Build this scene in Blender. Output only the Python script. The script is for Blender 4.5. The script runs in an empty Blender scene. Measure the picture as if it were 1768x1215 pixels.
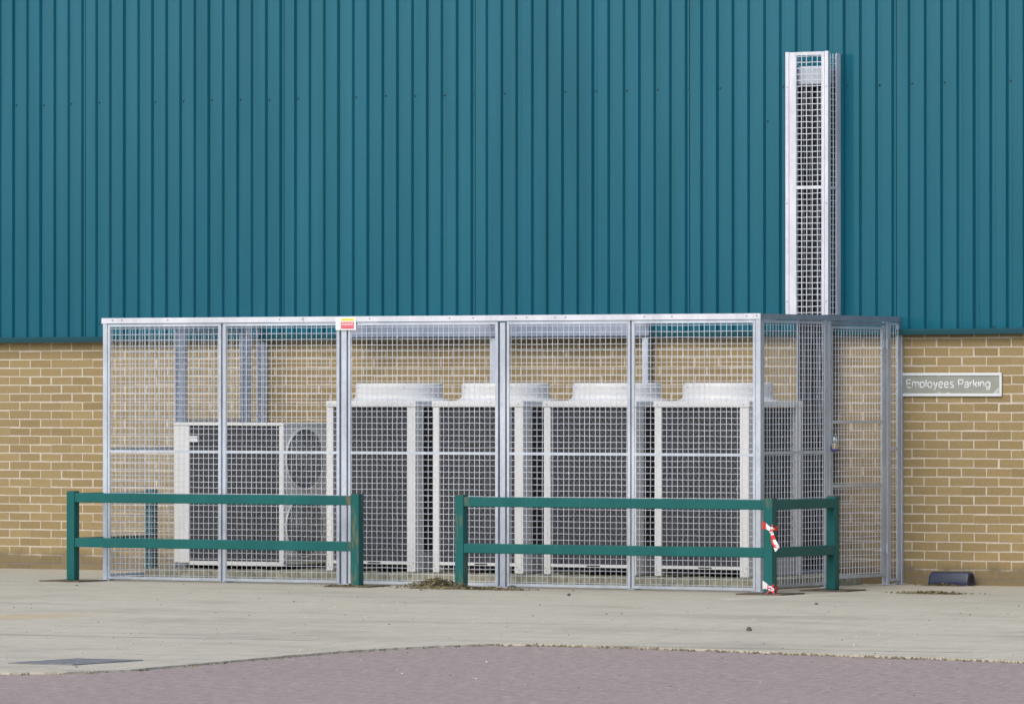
import bpy, bmesh, math, random
from mathutils import Vector, Matrix
random.seed(7)
sc = bpy.context.scene
col = sc.collection
R = math.radians

# ------------------------------------------------------------------ camera
TH = R(30.9); DIST = 52.9; CAMZ = 1.555; FPX = 10817.0
cam_d = bpy.data.cameras.new("camera"); cam = bpy.data.objects.new("camera", cam_d); col.objects.link(cam)
cam.location = (DIST*math.sin(TH), -DIST*math.cos(TH), CAMZ)
cam_d.sensor_width = 36.0; cam_d.sensor_fit = 'HORIZONTAL'
cam_d.lens = 36.0*FPX/1768.0
cam.rotation_euler = (math.pi/2 + math.atan(70.5/FPX), 0, TH)
cam_d.clip_start = 0.5; cam_d.clip_end = 2000
sc.camera = cam

# ------------------------------------------------------------------ light
SUN_EL = R(42); SUN_ROT = R(185)      # front left of the wall, soft
w = bpy.data.worlds.new("World"); sc.world = w; w.use_nodes = True
nt = w.node_tree; bg = nt.nodes['Background']
sky = nt.nodes.new('ShaderNodeTexSky'); sky.sky_type = 'NISHITA'; sky.sun_disc = False
sky.sun_elevation = SUN_EL; sky.sun_rotation = SUN_ROT; sky.air_density = 1.0; sky.dust_density = 2.2; sky.ozone_density = 1.0
nt.links.new(sky.outputs[0], bg.inputs[0]); bg.inputs[1].default_value = 0.15
sl = bpy.data.lights.new("sun", 'SUN'); sun = bpy.data.objects.new("sun", sl); col.objects.link(sun)
sl.energy = 1.05; sl.angle = R(46); sl.color = (1.0, 0.93, 0.80)
sd = Vector((math.sin(SUN_ROT)*math.cos(SUN_EL), math.cos(SUN_ROT)*math.cos(SUN_EL), math.sin(SUN_EL)))
sun.rotation_euler = sd.to_track_quat('Z', 'Y').to_euler()
sc.view_settings.view_transform = 'Standard'; sc.view_settings.look = 'None'
sc.view_settings.exposure = 0.56; sc.view_settings.gamma = 1.0

# ------------------------------------------------------------------ node helpers
def mat(name, base=(.5,.5,.5), rough=.5, metal=0.0, spec=.5):
    m = bpy.data.materials.new(name); m.use_nodes = True
    b = m.node_tree.nodes['Principled BSDF']
    b.inputs['Base Color'].default_value = (*base, 1); b.inputs['Roughness'].default_value = rough
    b.inputs['Metallic'].default_value = metal; b.inputs['Specular IOR Level'].default_value = spec
    return m, m.node_tree, b
def node(t, typ, **kw):
    n = t.nodes.new(typ)
    for k, v in kw.items(): setattr(n, k, v)
    return n
def coords(t, scale=(1,1,1), kind='Object'):
    tc = node(t, 'ShaderNodeTexCoord'); mp = node(t, 'ShaderNodeMapping')
    mp.inputs['Scale'].default_value = scale
    t.links.new(tc.outputs[kind], mp.inputs['Vector']); return mp.outputs['Vector']
def wcoords(t, scale=(1,1,1)):
    g = node(t, 'ShaderNodeNewGeometry'); mp = node(t, 'ShaderNodeMapping')
    mp.inputs['Scale'].default_value = scale
    t.links.new(g.outputs['Position'], mp.inputs['Vector']); return mp.outputs['Vector']
def noise(t, vec, scale, detail=4, rough=.6):
    n = node(t, 'ShaderNodeTexNoise'); n.inputs['Scale'].default_value = scale
    n.inputs['Detail'].default_value = detail; n.inputs['Roughness'].default_value = rough
    t.links.new(vec, n.inputs['Vector']); return n.outputs['Fac']
def ramp(t, fac, stops):
    r = node(t, 'ShaderNodeValToRGB'); e = r.color_ramp.elements
    while len(e) < len(stops): e.new(.5)
    for i, (p, c) in enumerate(stops):
        e[i].position = p; e[i].color = (*c, 1) if len(c) == 3 else c
    t.links.new(fac, r.inputs['Fac']); return r.outputs['Color']
def mix(t, a, b, fac, mode='MIX'):
    m = node(t, 'ShaderNodeMix', data_type='RGBA', blend_type=mode)
    for s, v in ((0, fac), (6, a), (7, b)):
        if hasattr(v, 'links') or hasattr(v, 'is_linked'): t.links.new(v, m.inputs[s])
        else: m.inputs[s].default_value = v if s == 0 else (*v, 1)
    return m.outputs[2]
def math_(t, op, a, b=None, clamp=False):
    m = node(t, 'ShaderNodeMath', operation=op, use_clamp=clamp)
    for i, v in ((0, a), (1, b)):
        if v is None: continue
        if hasattr(v, 'is_linked'): t.links.new(v, m.inputs[i])
        else: m.inputs[i].default_value = v
    return m.outputs[0]
def bump(t, b, h, strength=.2, dist=.01):
    n = node(t, 'ShaderNodeBump'); n.inputs['Strength'].default_value = strength; n.inputs['Distance'].default_value = dist
    t.links.new(h, n.inputs['Height']); t.links.new(n.outputs[0], b.inputs['Normal'])
def lin(r, g, b):
    f = lambda c: (c/255/12.92) if c/255 <= .04045 else ((c/255+.055)/1.055)**2.4
    return (f(r), f(g), f(b))
def mottled(name, c1, c2, scale, rough=.5, metal=0., detail=5, sc3=(1,1,1), bmp=0., lo=.35, hi=.65, spec=.5):
    m, t, b = mat(name, c1, rough, metal, spec)
    f = noise(t, wcoords(t, sc3), scale, detail)
    t.links.new(ramp(t, f, [(lo, c1), (hi, c2)]), b.inputs['Base Color'])
    if bmp: bump(t, b, f, bmp)
    return m

# ------------------------------------------------------------------ materials
M = {}
# galvanised steel: dull zinc with spangle
def galv(name, c1, c2, metal=.35, rough=.42):
    m, t, b = mat(name, c1, rough, metal)
    v = wcoords(t); f1 = noise(t, v, 26, 3); f2 = noise(t, wcoords(t, (1,1,.35)), 5, 4)
    c = mix(t, ramp(t, f1, [(.3, c1), (.7, c2)]), ramp(t, f2, [(.35, tuple(x*.82 for x in c1)), (.6, c2)]), .5)
    t.links.new(c, b.inputs['Base Color'])
    t.links.new(math_(t, 'MULTIPLY_ADD', f1, .3), b.inputs['Roughness'])
    t.nodes[-1].inputs[2].default_value = rough-.12
    return m
M['galv'] = galv('galvanised_steel', (.42,.46,.54), (.55,.60,.67))
M['galv_white'] = galv('bright_zinc', (.53,.55,.62), (.65,.66,.72), .1, .45)
M['galv_grey'] = galv('dull_shaded_zinc', (.30,.34,.42), (.38,.42,.50), .5, .38)  # dull zinc, also the painted shade on side rails and drop sides
M['wire'] = galv('zinc_wire', (.55,.59,.66), (.67,.71,.78), .15, .45)
M['tray'] = galv('trunking_steel', (.22,.26,.36), (.28,.32,.42), .6, .3)

# teal coated cladding
m, t, b = mat('teal_coated_steel', (.02,.12,.15), .26, 0, .5)
f1 = noise(t, wcoords(t, (1.2,1,.12)), 3.0, 5); f2 = noise(t, wcoords(t, (9,1,.25)), 2.0, 4)
f3 = noise(t, wcoords(t), 40, 3)
c = ramp(t, f1, [(.3, (.004,.080,.128)), (.7, (.011,.110,.176))])
c = mix(t, c, (.004,.082,.104), math_(t, 'MULTIPLY', f2, .45)); f7 = noise(t, wcoords(t, (34,1,.10)), 1.0, 3, .7); c = mix(t, c, (.012,.092,.125), ramp(t, f7, [(.50, (0,0,0)), (.72, (.75,.75,.75))])); 
sx = node(t, 'ShaderNodeSeparateXYZ'); t.links.new(wcoords(t), sx.inputs[0])
sh = node(t, 'ShaderNodeTexWhiteNoise', noise_dimensions='1D'); t.links.new(math_(t, 'FLOOR', math_(t, 'MULTIPLY', math_(t, 'ADD', sx.outputs[0], 4.33), .9627)), sh.inputs['W'])
c = mix(t, c, (.012,.120,.170), math_(t, 'MULTIPLY', sh.outputs['Value'], .30))
b.inputs['Specular Tint'].default_value = (.50,.80,1,1); t.links.new(c, b.inputs['Base Color'])
r_ = math_(t, 'MULTIPLY_ADD', f3, .15); t.nodes[-1].inputs[2].default_value = .09
t.links.new(r_, b.inputs['Roughness']); bump(t, b, f1, .03, .05); M['clad'] = m
m, t, b = mat('teal_flashing', (.005,.050,.064), .5, 0, .2); M['flash'] = m
M['screw'] = mat('screw_head', (.006,.055,.075), .6)[0]

# bricks
m, t, b = mat('buff_brick', (.3,.24,.13), .9)
at = node(t, 'ShaderNodeAttribute', attribute_name='tone')
f1 = noise(t, wcoords(t), 45, 5, .7); f2 = noise(t, wcoords(t), 1.1, 3)
f4 = noise(t, wcoords(t, (1,1,1)), 170, 2, .8)
c = mix(t, (.222,.156,.058), (.325,.238,.098), at.outputs['Fac'])
c = mix(t, c, ramp(t, f1, [(.3, (.13,.10,.055)), (.7, (.38,.31,.19))]), .25)
c = mix(t, c, (.25,.20,.12), math_(t, 'MULTIPLY', f2, .35))
c = mix(t, c, (.12,.10,.07), ramp(t, f4, [(.28, (1,1,1)), (.38, (0,0,0))]))
# splash dirt on the lowest courses
sp = node(t, 'ShaderNodeSeparateXYZ'); t.links.new(wcoords(t), sp.inputs[0])
n5 = noise(t, wcoords(t, (1,1,1)), 5, 4)
dz = math_(t, 'ADD', sp.outputs[2], math_(t, 'MULTIPLY', n5, -.22))
dirt = ramp(t, dz, [(0.0, (1,1,1)), (.07, (0,0,0))])
DIRT = (.055,.05,.038)
dm = math_(t, 'MULTIPLY', dirt, .36)
c = mix(t, c, DIRT, dm); t.links.new(c, b.inputs['Base Color']); bump(t, b, f1, .35, .006); M['brick'] = m
m, t, b = mat('lime_mortar', (.62,.56,.47), .95)
f1 = noise(t, wcoords(t), 30, 5); f2 = noise(t, wcoords(t), 2, 3)
c = mix(t, ramp(t, f1, [(.3, (.44,.385,.315)), (.7, (.59,.53,.45))]), (.46,.41,.33), math_(t, 'MULTIPLY', f2, .5))
sp = node(t, 'ShaderNodeSeparateXYZ'); t.links.new(wcoords(t), sp.inputs[0])
n5 = noise(t, wcoords(t), 5, 4)
dz = math_(t, 'ADD', sp.outputs[2], math_(t, 'MULTIPLY', n5, -.22))
dm = math_(t, 'MULTIPLY', ramp(t, dz, [(0.0, (1,1,1)), (.06, (0,0,0))]), .7)
c = mix(t, c, (.035,.03,.022), dm); t.links.new(c, b.inputs['Base Color']); bump(t, b, f1, .4, .004); M['mortar'] = m

# concrete apron
m, t, b = mat('weathered_concrete', (.4,.38,.33), .93, 0, .25)
v = wcoords(t)
f1 = noise(t, v, .45, 6, .65); f2 = noise(t, wcoords(t, (.35,1.6,1)), 1.2, 6, .7); f3 = noise(t, v, 22, 5, .75); f4 = noise(t, v, 75, 2, .7)
c = ramp(t, f1, [(.3, (.56,.50,.365)), (.5, (.645,.582,.43)), (.72, (.70,.64,.49))])
c = mix(t, c, ramp(t, f2, [(.36, (.25,.235,.195)), (.5, (.40,.375,.31)), (.66, (.50,.48,.42))]), .45)
c = mix(t, c, ramp(t, f3, [(.3, (.24,.23,.20)), (.55, (.42,.40,.34)), (.75, (.55,.53,.47))]), .35)
c = mix(t, c, (.13,.12,.10), ramp(t, f4, [(.22, (1,1,1)), (.29, (0,0,0))]))
f6 = noise(t, wcoords(t, (1,1,1)), 6, 4, .6); c = mix(t, c, (.60,.585,.54), ramp(t, f6, [(.70, (0,0,0)), (.76, (.7,.7,.7))]))
g1 = noise(t, wcoords(t, (14,2.6,1)), 1.0, 4, .8); c = mix(t, c, ramp(t, g1, [(.30, (.20,.18,.14)), (.47, (.50,.455,.35)), (.53, (.50,.455,.35)), (.70, (.76,.71,.60))]), .38)
g2 = noise(t, wcoords(t, (.5,.9,1)), 1.0, 6, .75); c = mix(t, c, (.30,.275,.215), ramp(t, g2, [(.50, (0,0,0)), (.64, (.55,.55,.55))]))
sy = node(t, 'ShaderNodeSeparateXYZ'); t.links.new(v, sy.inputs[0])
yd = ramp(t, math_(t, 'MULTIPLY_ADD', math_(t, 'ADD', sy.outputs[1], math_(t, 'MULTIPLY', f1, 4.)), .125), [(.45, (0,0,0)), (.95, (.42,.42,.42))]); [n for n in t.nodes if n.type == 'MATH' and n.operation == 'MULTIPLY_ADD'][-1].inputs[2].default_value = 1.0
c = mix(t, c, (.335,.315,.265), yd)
vd = node(t, 'ShaderNodeVectorMath', operation='DISTANCE'); mpv = node(t, 'ShaderNodeMapping'); mpv.inputs['Scale'].default_value = (1,.55,1); t.links.new(v, mpv.inputs['Vector']); t.links.new(mpv.outputs[0], vd.inputs[0]); vd.inputs[1].default_value = (1.85,-9.75*.55,0)
og = math_(t, 'MULTIPLY', ramp(t, math_(t, 'ADD', vd.outputs['Value'], math_(t, 'MULTIPLY', f2, -.5)), [(.0, (.32,.32,.32)), (.22, (0,0,0))]), 1.)
c = mix(t, c, (.50,.32,.10), og)
# hairline joint running along the apron
sp = node(t, 'ShaderNodeSeparateXYZ'); t.links.new(v, sp.inputs[0])
wob = noise(t, v, 2.2, 5, .7)
ln = math_(t, 'ADD', math_(t, 'ADD', math_(t, 'MULTIPLY', sp.outputs[0], -.105), math_(t, 'MULTIPLY', sp.outputs[1], 1)), 12.28)
ln = math_(t, 'ABSOLUTE', math_(t, 'ADD', ln, math_(t, 'MULTIPLY_ADD', wob, .12)))
lf = math_(t, 'MULTIPLY', ramp(t, ln, [(0., (1,1,1)), (.06, (0,0,0))]), ramp(t, noise(t, v, 1.1, 3), [(.36, (0,0,0)), (.52, (.9,.9,.9))]))
c = mix(t, c, (.16,.15,.12), lf)
l2n = math_(t, 'ABSOLUTE', math_(t, 'ADD', math_(t, 'ADD', sp.outputs[0], math_(t, 'MULTIPLY', sp.outputs[1], -.063)), -4.52))
yw = math_(t, 'MULTIPLY', math_(t, 'LESS_THAN', sp.outputs[1], -2.3), math_(t, 'GREATER_THAN', sp.outputs[1], -4.05))
lw = math_(t, 'MULTIPLY', math_(t, 'MULTIPLY', ramp(t, l2n, [(0., (1,1,1)), (.028, (.9,.9,.9)), (.045, (0,0,0))]), yw), ramp(t, noise(t, v, 5, 5, .8), [(.38, (0,0,0)), (.58, (.8,.8,.8))]))
c = mix(t, c, (.72,.71,.67), lw)
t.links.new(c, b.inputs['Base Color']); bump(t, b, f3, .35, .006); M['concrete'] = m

m, t, b = mat('reddish_asphalt', (.15,.12,.12), .95, 0, .3)
v = wcoords(t)
f1 = noise(t, v, .6, 5); f3 = noise(t, v, 30, 4, .8); f4 = noise(t, v, 70, 2, .8); f5 = noise(t, wcoords(t,(.3,2,1)), 1.0, 5, .7)
c = ramp(t, f1, [(.3, (.320,.245,.208)), (.7, (.390,.308,.262))])
c = mix(t, c, ramp(t, f3, [(.3, (.15,.112,.105)), (.5, (.300,.240,.218)), (.72, (.50,.43,.40))]), .5)
c = mix(t, c, (.42,.39,.37), ramp(t, f4, [(.68, (0,0,0)), (.75, (.6,.6,.6))]))
c = mix(t, c, (.13,.10,.105), ramp(t, f5, [(.58, (0,0,0)), (.75, (.45,.45,.45))]))
g1 = noise(t, wcoords(t, (34,7,1)), 1.0, 3, .85); c = mix(t, c, ramp(t, g1, [(.32, (.10,.075,.075)), (.47, (.32,.255,.232)), (.54, (.32,.255,.232)), (.70, (.72,.64,.60))]), .5)
t.links.new(c, b.inputs['Base Color']); bump(t, b, f3, .5, .008); M['asphalt'] = m

M['plinth'] = mottled('rough_plinth_concrete', (.17,.165,.12), (.36,.35,.26), 14, .95, 0, 6, (1,1,1), .5)
M['white'] = mottled('ivory_enamel', (.66,.66,.655), (.71,.71,.705), 4, .38)
M['grey_panel'] = mottled('grey_lilac_enamel', (.36,.37,.42), (.42,.43,.47), 4, .4)
# coil behind a fine wire guard: dark fins
m, t, b = mat('dark_coil', (.03,.03,.035), .6)
wv = node(t, 'ShaderNodeTexWave', wave_type='BANDS', bands_direction='Z'); wv.inputs['Scale'].default_value = 26
t.links.new(coords(t), wv.inputs['Vector'])
t.links.new(mix(t, (.018,.018,.022), (.055,.055,.062), wv.outputs['Fac']), b.inputs['Base Color']); M['coil'] = m
M['guard'] = mat('guard_wire', (.10,.105,.122), .55)[0]
M['guard_white'] = mat('fan_grille_wire', (.33,.33,.335), .5)[0]
M['fan'] = mat('fan_blade', (.30,.30,.31), .5)[0]
M['black'] = mat('black_rubber', (.008,.008,.012), .7)[0]
M['foam'] = mottled('black_pipe_foam', (.008,.008,.012), (.02,.02,.028), 8, .8)
M['cable'] = mat('grey_cable', (.13,.135,.16), .5)[0]
# green painted barrier with rust
def green(name, rustlo):
    m, t, b = mat(name, (.01,.12,.12), .42, 0, .27)
    f1 = noise(t, wcoords(t, (1,1,.5)), 3, 5); f2 = noise(t, wcoords(t, (1.5,1.5,.28)), 9, 6, .7); f3 = noise(t, wcoords(t), 60, 3)
    c = ramp(t, f1, [(.3, (.003,.082,.080)), (.7, (.006,.108,.104))])
    c = mix(t, c, (.09,.15,.13), ramp(t, f2, [(.60, (0,0,0)), (.8, (.55,.55,.55))]))
    at = node(t, 'ShaderNodeAttribute', attribute_name='rust')
    rf = math_(t, 'ADD', f2, math_(t, 'MULTIPLY', at.outputs['Fac'], .33))
    c = mix(t, c, mix(t, (.17,.075,.025), (.30,.20,.08), f3), ramp(t, rf, [(rustlo, (0,0,0)), (rustlo+.12, (.6,.6,.6))]))
    t.links.new(c, b.inputs['Base Color']); bump(t, b, f2, .05, .01); return m
M['green'] = green('green_gloss_paint', .70)
M['rustplate'] = mottled('rusty_plate', (.06,.045,.03), (.13,.10,.06), 12, .85, 0, 5, (1,1,1), .3)
M['red'] = mat('tape_red', (.62,.03,.025), .4)[0]
M['tapewhite'] = mat('tape_white', (.75,.75,.78), .4)[0]
M['signwhite'] = mat('sign_border_white', (.60,.63,.66), .45)[0]
M['signgreen'] = mottled('faded_sign_green', (.235,.25,.215), (.275,.29,.255), 5, .5)
M['chip'] = mat('chipped_paint', (.42,.43,.40), .6)[0]
M['plastic_white'] = mat('white_plastic_plate', (.78,.76,.76), .4)[0]
M['yellow'] = mat('label_yellow', (.72,.70,.03), .5)[0]
M['orange'] = mat('label_orange', (.75,.40,.02), .5)[0]
M['pink'] = mat('label_pink', (.75,.42,.44), .5)[0]
M['labelred'] = mat('label_red', (.60,.02,.07), .5)[0]
M['navy'] = mottled('navy_plastic', (.016,.024,.055), (.024,.034,.072), 9, .45)
M['iron'] = mottled('cast_iron', (.15,.145,.15), (.25,.24,.24), 12, .7, .1)
M['pit'] = mat('drain_pit', (.012,.011,.011), .9)[0]
M['leaf'] = mottled('dry_leaf', (.07,.06,.03), (.24,.20,.11), 30, .9)
M['moss'] = mottled('moss', (.10,.09,.055), (.24,.21,.15), 6, .95)
M['stone'] = mottled('dark_stone', (.05,.045,.045), (.12,.11,.10), 25, .9)
M['brass'] = mat('lock_steel', (.55,.50,.42), .3, .7)[0]
M['blueplastic'] = mat('lock_bumper_blue', (.03,.03,.28), .4)[0]
M['steel'] = mat('shackle_steel', (.62,.68,.75), .2, .9)[0]
M['hole'] = mat('bolt_hole', (.10,.11,.13), .6)[0]
M['chalk'] = mat('chalk_smear', (.60,.60,.57), .95)[0]
M['roof'] = mat('grey_roof', (.2,.21,.22), .7)[0]
M['straw'] = mat('lime_spill', (.42,.36,.16), .9)[0]

# ------------------------------------------------------------------ mesh builder
class MB:
    def __init__(s): s.v = []; s.f = []; s.mi = []; s.tone = []
    def box(s, x0, x1, y0, y1, z0, z1, mi=0, tone=0.):
        b = len(s.v)
        s.v += [(x0,y0,z0),(x1,y0,z0),(x1,y1,z0),(x0,y1,z0),(x0,y0,z1),(x1,y0,z1),(x1,y1,z1),(x0,y1,z1)]
        s.f += [tuple(b+i for i in q) for q in ((0,3,2,1),(4,5,6,7),(0,1,5,4),(1,2,6,5),(2,3,7,6),(3,0,4,7))]
        s.mi += [mi]*6; s.tone += [tone]*8; return s
    def tube(s, p, q, r, n=8, mi=0, r2=None, caps=True):
        p = Vector(p); q = Vector(q); d = (q-p).normalized()
        a = d.orthogonal().normalized(); c = d.cross(a); b = len(s.v); r2 = r if r2 is None else r2
        for (o, rr) in ((p, r), (q, r2)):
            for i in range(n):
                an = 2*math.pi*(i+.5)/n; s.v.append(tuple(o + a*math.cos(an)*rr + c*math.sin(an)*rr))
        for i in range(n): s.f.append((b+i, b+(i+1)%n, b+n+(i+1)%n, b+n+i)); s.mi.append(mi)
        if caps:
            s.f.append(tuple(b+i for i in reversed(range(n)))); s.f.append(tuple(b+n+i for i in range(n))); s.mi += [mi]*2
        s.tone += [0.]*(2*n); return s
    def path(s, pts, r, n=8, mi=0):
        pts = [Vector(p) for p in pts]; b = len(s.v); up = Vector((.13,.31,.94))
        for k, p in enumerate(pts):
            d = (pts[min(k+1, len(pts)-1)] - pts[max(k-1, 0)]).normalized()
            a = d.cross(up)
            if a.length < .05: a = d.cross(Vector((1,0,0)))
            a.normalize(); c = d.cross(a); rr = r[k] if isinstance(r, (list, tuple)) else r
            for i in range(n):
                an = 2*math.pi*i/n; s.v.append(tuple(p + a*math.cos(an)*rr + c*math.sin(an)*rr))
        for k in range(len(pts)-1):
            for i in range(n):
                s.f.append((b+k*n+i, b+k*n+(i+1)%n, b+(k+1)*n+(i+1)%n, b+(k+1)*n+i)); s.mi.append(mi)
        s.f.append(tuple(b+i for i in reversed(range(n)))); s.f.append(tuple(b+(len(pts)-1)*n+i for i in range(n))); s.mi += [mi]*2
        s.tone += [0.]*(n*len(pts)); return s
    def poly(s, pts, mi=0, tone=0.):
        b = len(s.v); s.v += [tuple(p) for p in pts]; s.f.append(tuple(range(b, b+len(pts)))); s.mi.append(mi); s.tone += [tone]*len(pts); return s
    def lathe(s, prof, cx, cy, n=40, mi=0):
        b = len(s.v); k = len(prof)
        for i in range(n):
            a = 2*math.pi*i/n
            for (r, z) in prof: s.v.append((cx+r*math.cos(a), cy+r*math.sin(a), z))
        for i in range(n):
            for j in range(k-1):
                s.f.append((b+i*k+j, b+((i+1)%n)*k+j, b+((i+1)%n)*k+j+1, b+i*k+j+1)); s.mi.append(mi)
        s.tone += [0.]*(n*k); return s
    def build(s, name, mats, parent=None, origin=(0,0,0), smooth=False, bevel=0., attr=None):
        me = bpy.data.meshes.new(name); ox, oy, oz = origin
        me.from_pydata([(x-ox, y-oy, z-oz) for x, y, z in s.v], [], s.f)
        if not isinstance(mats, (list, tuple)): mats = [mats]
        for m_ in mats: me.materials.append(m_)
        if len(mats) > 1: me.polygons.foreach_set('material_index', s.mi)
        if attr:
            a = me.attributes.new(attr, 'FLOAT', 'POINT'); a.data.foreach_set('value', s.tone)
        if smooth: me.polygons.foreach_set('use_smooth', [True]*len(me.polygons))
        me.validate(); me.update()
        o = bpy.data.objects.new(name, me); col.objects.link(o)
        if parent: o.parent = parent
        else: o.location = origin
        if bevel:
            bv = o.modifiers.new('bevel', 'BEVEL'); bv.width = bevel; bv.segments = 2; bv.limit_method = 'ANGLE'; bv.harden_normals = False
        return o
def smooth_angle(o, deg=35):
    me = o.data; me.polygons.foreach_set('use_smooth', [True]*len(me.polygons))
    bm = bmesh.new(); bm.from_mesh(me)
    for e in bm.edges:
        if len(e.link_faces) == 2 and e.calc_face_angle(0) > R(deg): e.smooth = False
    bm.to_mesh(me); bm.free()
def thing(name, label, cat, loc=(0,0,0), group=None):
    o = bpy.data.objects.new(name, None); o.empty_display_size = .1; col.objects.link(o); o.location = loc
    o['label'] = label; o['category'] = cat
    if group: o['group'] = group
    return o
def tag(o, label, cat, group=None, kind=None):
    o['label'] = label; o['category'] = cat
    if group: o['group'] = group
    if kind: o['kind'] = kind
    return o
def dup(root, loc):
    r = root.copy(); col.objects.link(r); r.location = loc
    for ch in list(root.children):
        c = ch.copy(); col.objects.link(c); c.parent = r
        for g in list(ch.children):
            d = g.copy(); col.objects.link(d); d.parent = c
    return r

# ------------------------------------------------------------------ ground
road = MB().poly([(-400,-500,-.012),(500,-500,-.012),(500,300,-.012),(-400,300,-.012)]).build('road', M['asphalt']); road['kind'] = 'structure'
EDGE = [(-20.,-32.6),(2.0,-19.8),(5.2,-17.85),(6.4,-17.12),(6.85,-16.88),(7.05,-16.72),(7.15,-16.5),(7.2,-16.2),(7.12,-15.5),(7.02,-14.8),(6.92,-14.0),(6.88,-13.4),(6.90,-12.9),(6.97,-12.45),(7.1,-12.1),(7.3,-11.95),(7.7,-11.97),(8.5,-12.09),(9.7,-12.37),(11.02,-12.62),(14.,-13.2),(40.,-18.)]
def dens(pts, step):
    out = []
    for a, b in zip(pts, pts[1:]):
        L = math.dist(a, b); n = max(1, int(L/step)) if 5 < a[0] < 14 else max(1, int(L/2))
        for i in range(n): out.append((a[0]+(b[0]-a[0])*i/n, a[1]+(b[1]-a[1])*i/n))
    out.append(pts[-1]); return out
E_ = [(x+random.uniform(-.012,.012), y+random.uniform(-.025,.025)) for x, y in dens(EDGE, .06)]
top = [(x, y, 0) for x, y in E_] + [(40,0.3,0),(-20,0.3,0)]
mb = MB().poly(top)
n_ = len(E_)
for i in range(n_-1):
    a, b_ = E_[i], E_[i+1]; mb.poly([(a[0],a[1],0),(a[0],a[1],-.03),(b_[0],b_[1],-.03),(b_[0],b_[1],0)])
apron = mb.build('concrete_apron', M['concrete']); apron['kind'] = 'structure'
# moss and grit along the edge of the apron
mb = MB()
Ed = dens(EDGE, .02)
for x, y in Ed:
    if not 5 < x < 14: continue
    right = x > 7.3
    for k in range(3 if (right or random.random() < .35) else 1):
        if random.random() < (.6 if right else .25):
            px, py = x+random.gauss(0,.03), y+random.gauss(-.035,.05 if right else .03); s_ = random.uniform(.006,.020)
            zt = random.uniform(.007,.0125)
            a0 = random.uniform(0,6.28)
            pts = [(px+s_*math.cos(a0+q*2.1)*random.uniform(.6,1.3), py+s_*math.sin(a0+q*2.1)*random.uniform(.6,1.3), -.012) for q in range(3)]
            ap = (px, py, zt-.008)
            for q in range(3): mb.poly([pts[q], pts[(q+1)%3], ap])
o = mb.build('moss', M['moss']); tag(o, 'thin line of moss and grit along the kerbless concrete edge', 'moss', kind='stuff')

# unseen belt of trees added behind the viewer to darken reflections low in the cladding
rnd = random.Random(5); mb = MB(); x = -330.
while x < 130:
    hgt = rnd.uniform(7,14); wd = rnd.uniform(4,8); yy = -225+rnd.uniform(-8,8)
    for i in range(70):
        a, b_ = rnd.uniform(0,6.283), rnd.uniform(-1,1); rr = rnd.uniform(.55,1)*math.sqrt(max(.05,1-b_*b_))
        c_ = Vector((x+wd*rr*math.cos(a), yy+wd*.7*rr*math.sin(a), max(.6, hgt*.5+hgt*.5*b_*rnd.uniform(.85,1))))
        for q in range(2):
            d = Vector((rnd.gauss(0,1),rnd.gauss(0,1),rnd.gauss(0,1))).normalized(); e = d.orthogonal().normalized(); s = rnd.uniform(.7,1.7)
            mb.poly([c_-d*s, c_-e*s*.7, c_+d*s, c_+e*s*.7])
    x += rnd.uniform(3,7)
o = mb.build('unseen_tree_belt', mottled('tree_foliage', (.025,.04,.015), (.06,.085,.03), .4, .9)); tag(o, 'unseen belt of dark trees added behind the viewer for the cladding reflection', 'trees', kind='stuff')

# ------------------------------------------------------------------ warehouse
BASE = (0,0,0)
wh = thing('warehouse', 'warehouse wall of buff bricks below ribbed teal metal cladding', 'building', BASE)
X0, X1 = -16., 14.
# mortar backing and bricks
MB().box(X0, X1, 0, .1, -.2, 2.06).build('mortar_bed', M['mortar'], wh)
mb = MB(); BP = .22465
for k in range(-1, 28):
    z0 = .043 + .075*(k-1); offs = -5.081 + (0 if (k % 2) == 0 else BP/2)
    # course whose centre is z=1.88 (k=25) has joints at -5.081 + n*pitch
    offs = -5.081 + (0 if (k-25) % 2 == 0 else BP/2) + .005
    wob = [0.]
    n0 = int((X0-offs)/BP)
    for n in range(n0, n0+int((X1-X0)/BP)):
        xa = offs+n*BP; j = lambda s_=.0022: random.gauss(0, s_)
        x0, x1 = xa+j(), xa+BP-.0115+j(); za = z0+.0115+j(.0012)*1.2; zb = z0+.075+j(.0012)*1.2
        if za > 2.05: continue
        tone = min(1, max(0, random.gauss(.5, .24))); yf = -.0016-abs(random.gauss(0,.0006))
        b0 = len(mb.v); tl = j(.001); 
        mb.v += [(x0,yf,za+tl),(x1,yf,za-tl),(x1+j(.001),yf,zb-tl),(x0+j(.001),yf,zb+tl),(x0,.002,za+tl),(x1,.002,za-tl),(x1,.002,zb-tl),(x0,.002,zb+tl)]
        mb.tone += [tone]*8
        mb.f += [(b0,b0+1,b0+2,b0+3),(b0+1,b0+5,b0+6,b0+2),(b0+4,b0,b0+3,b0+7),(b0+3,b0+2,b0+6,b0+7),(b0+4,b0+5,b0+1,b0)]; mb.mi += [0]*5
mb.build('brick_wall', M['brick'], wh, attr='tone')
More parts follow.
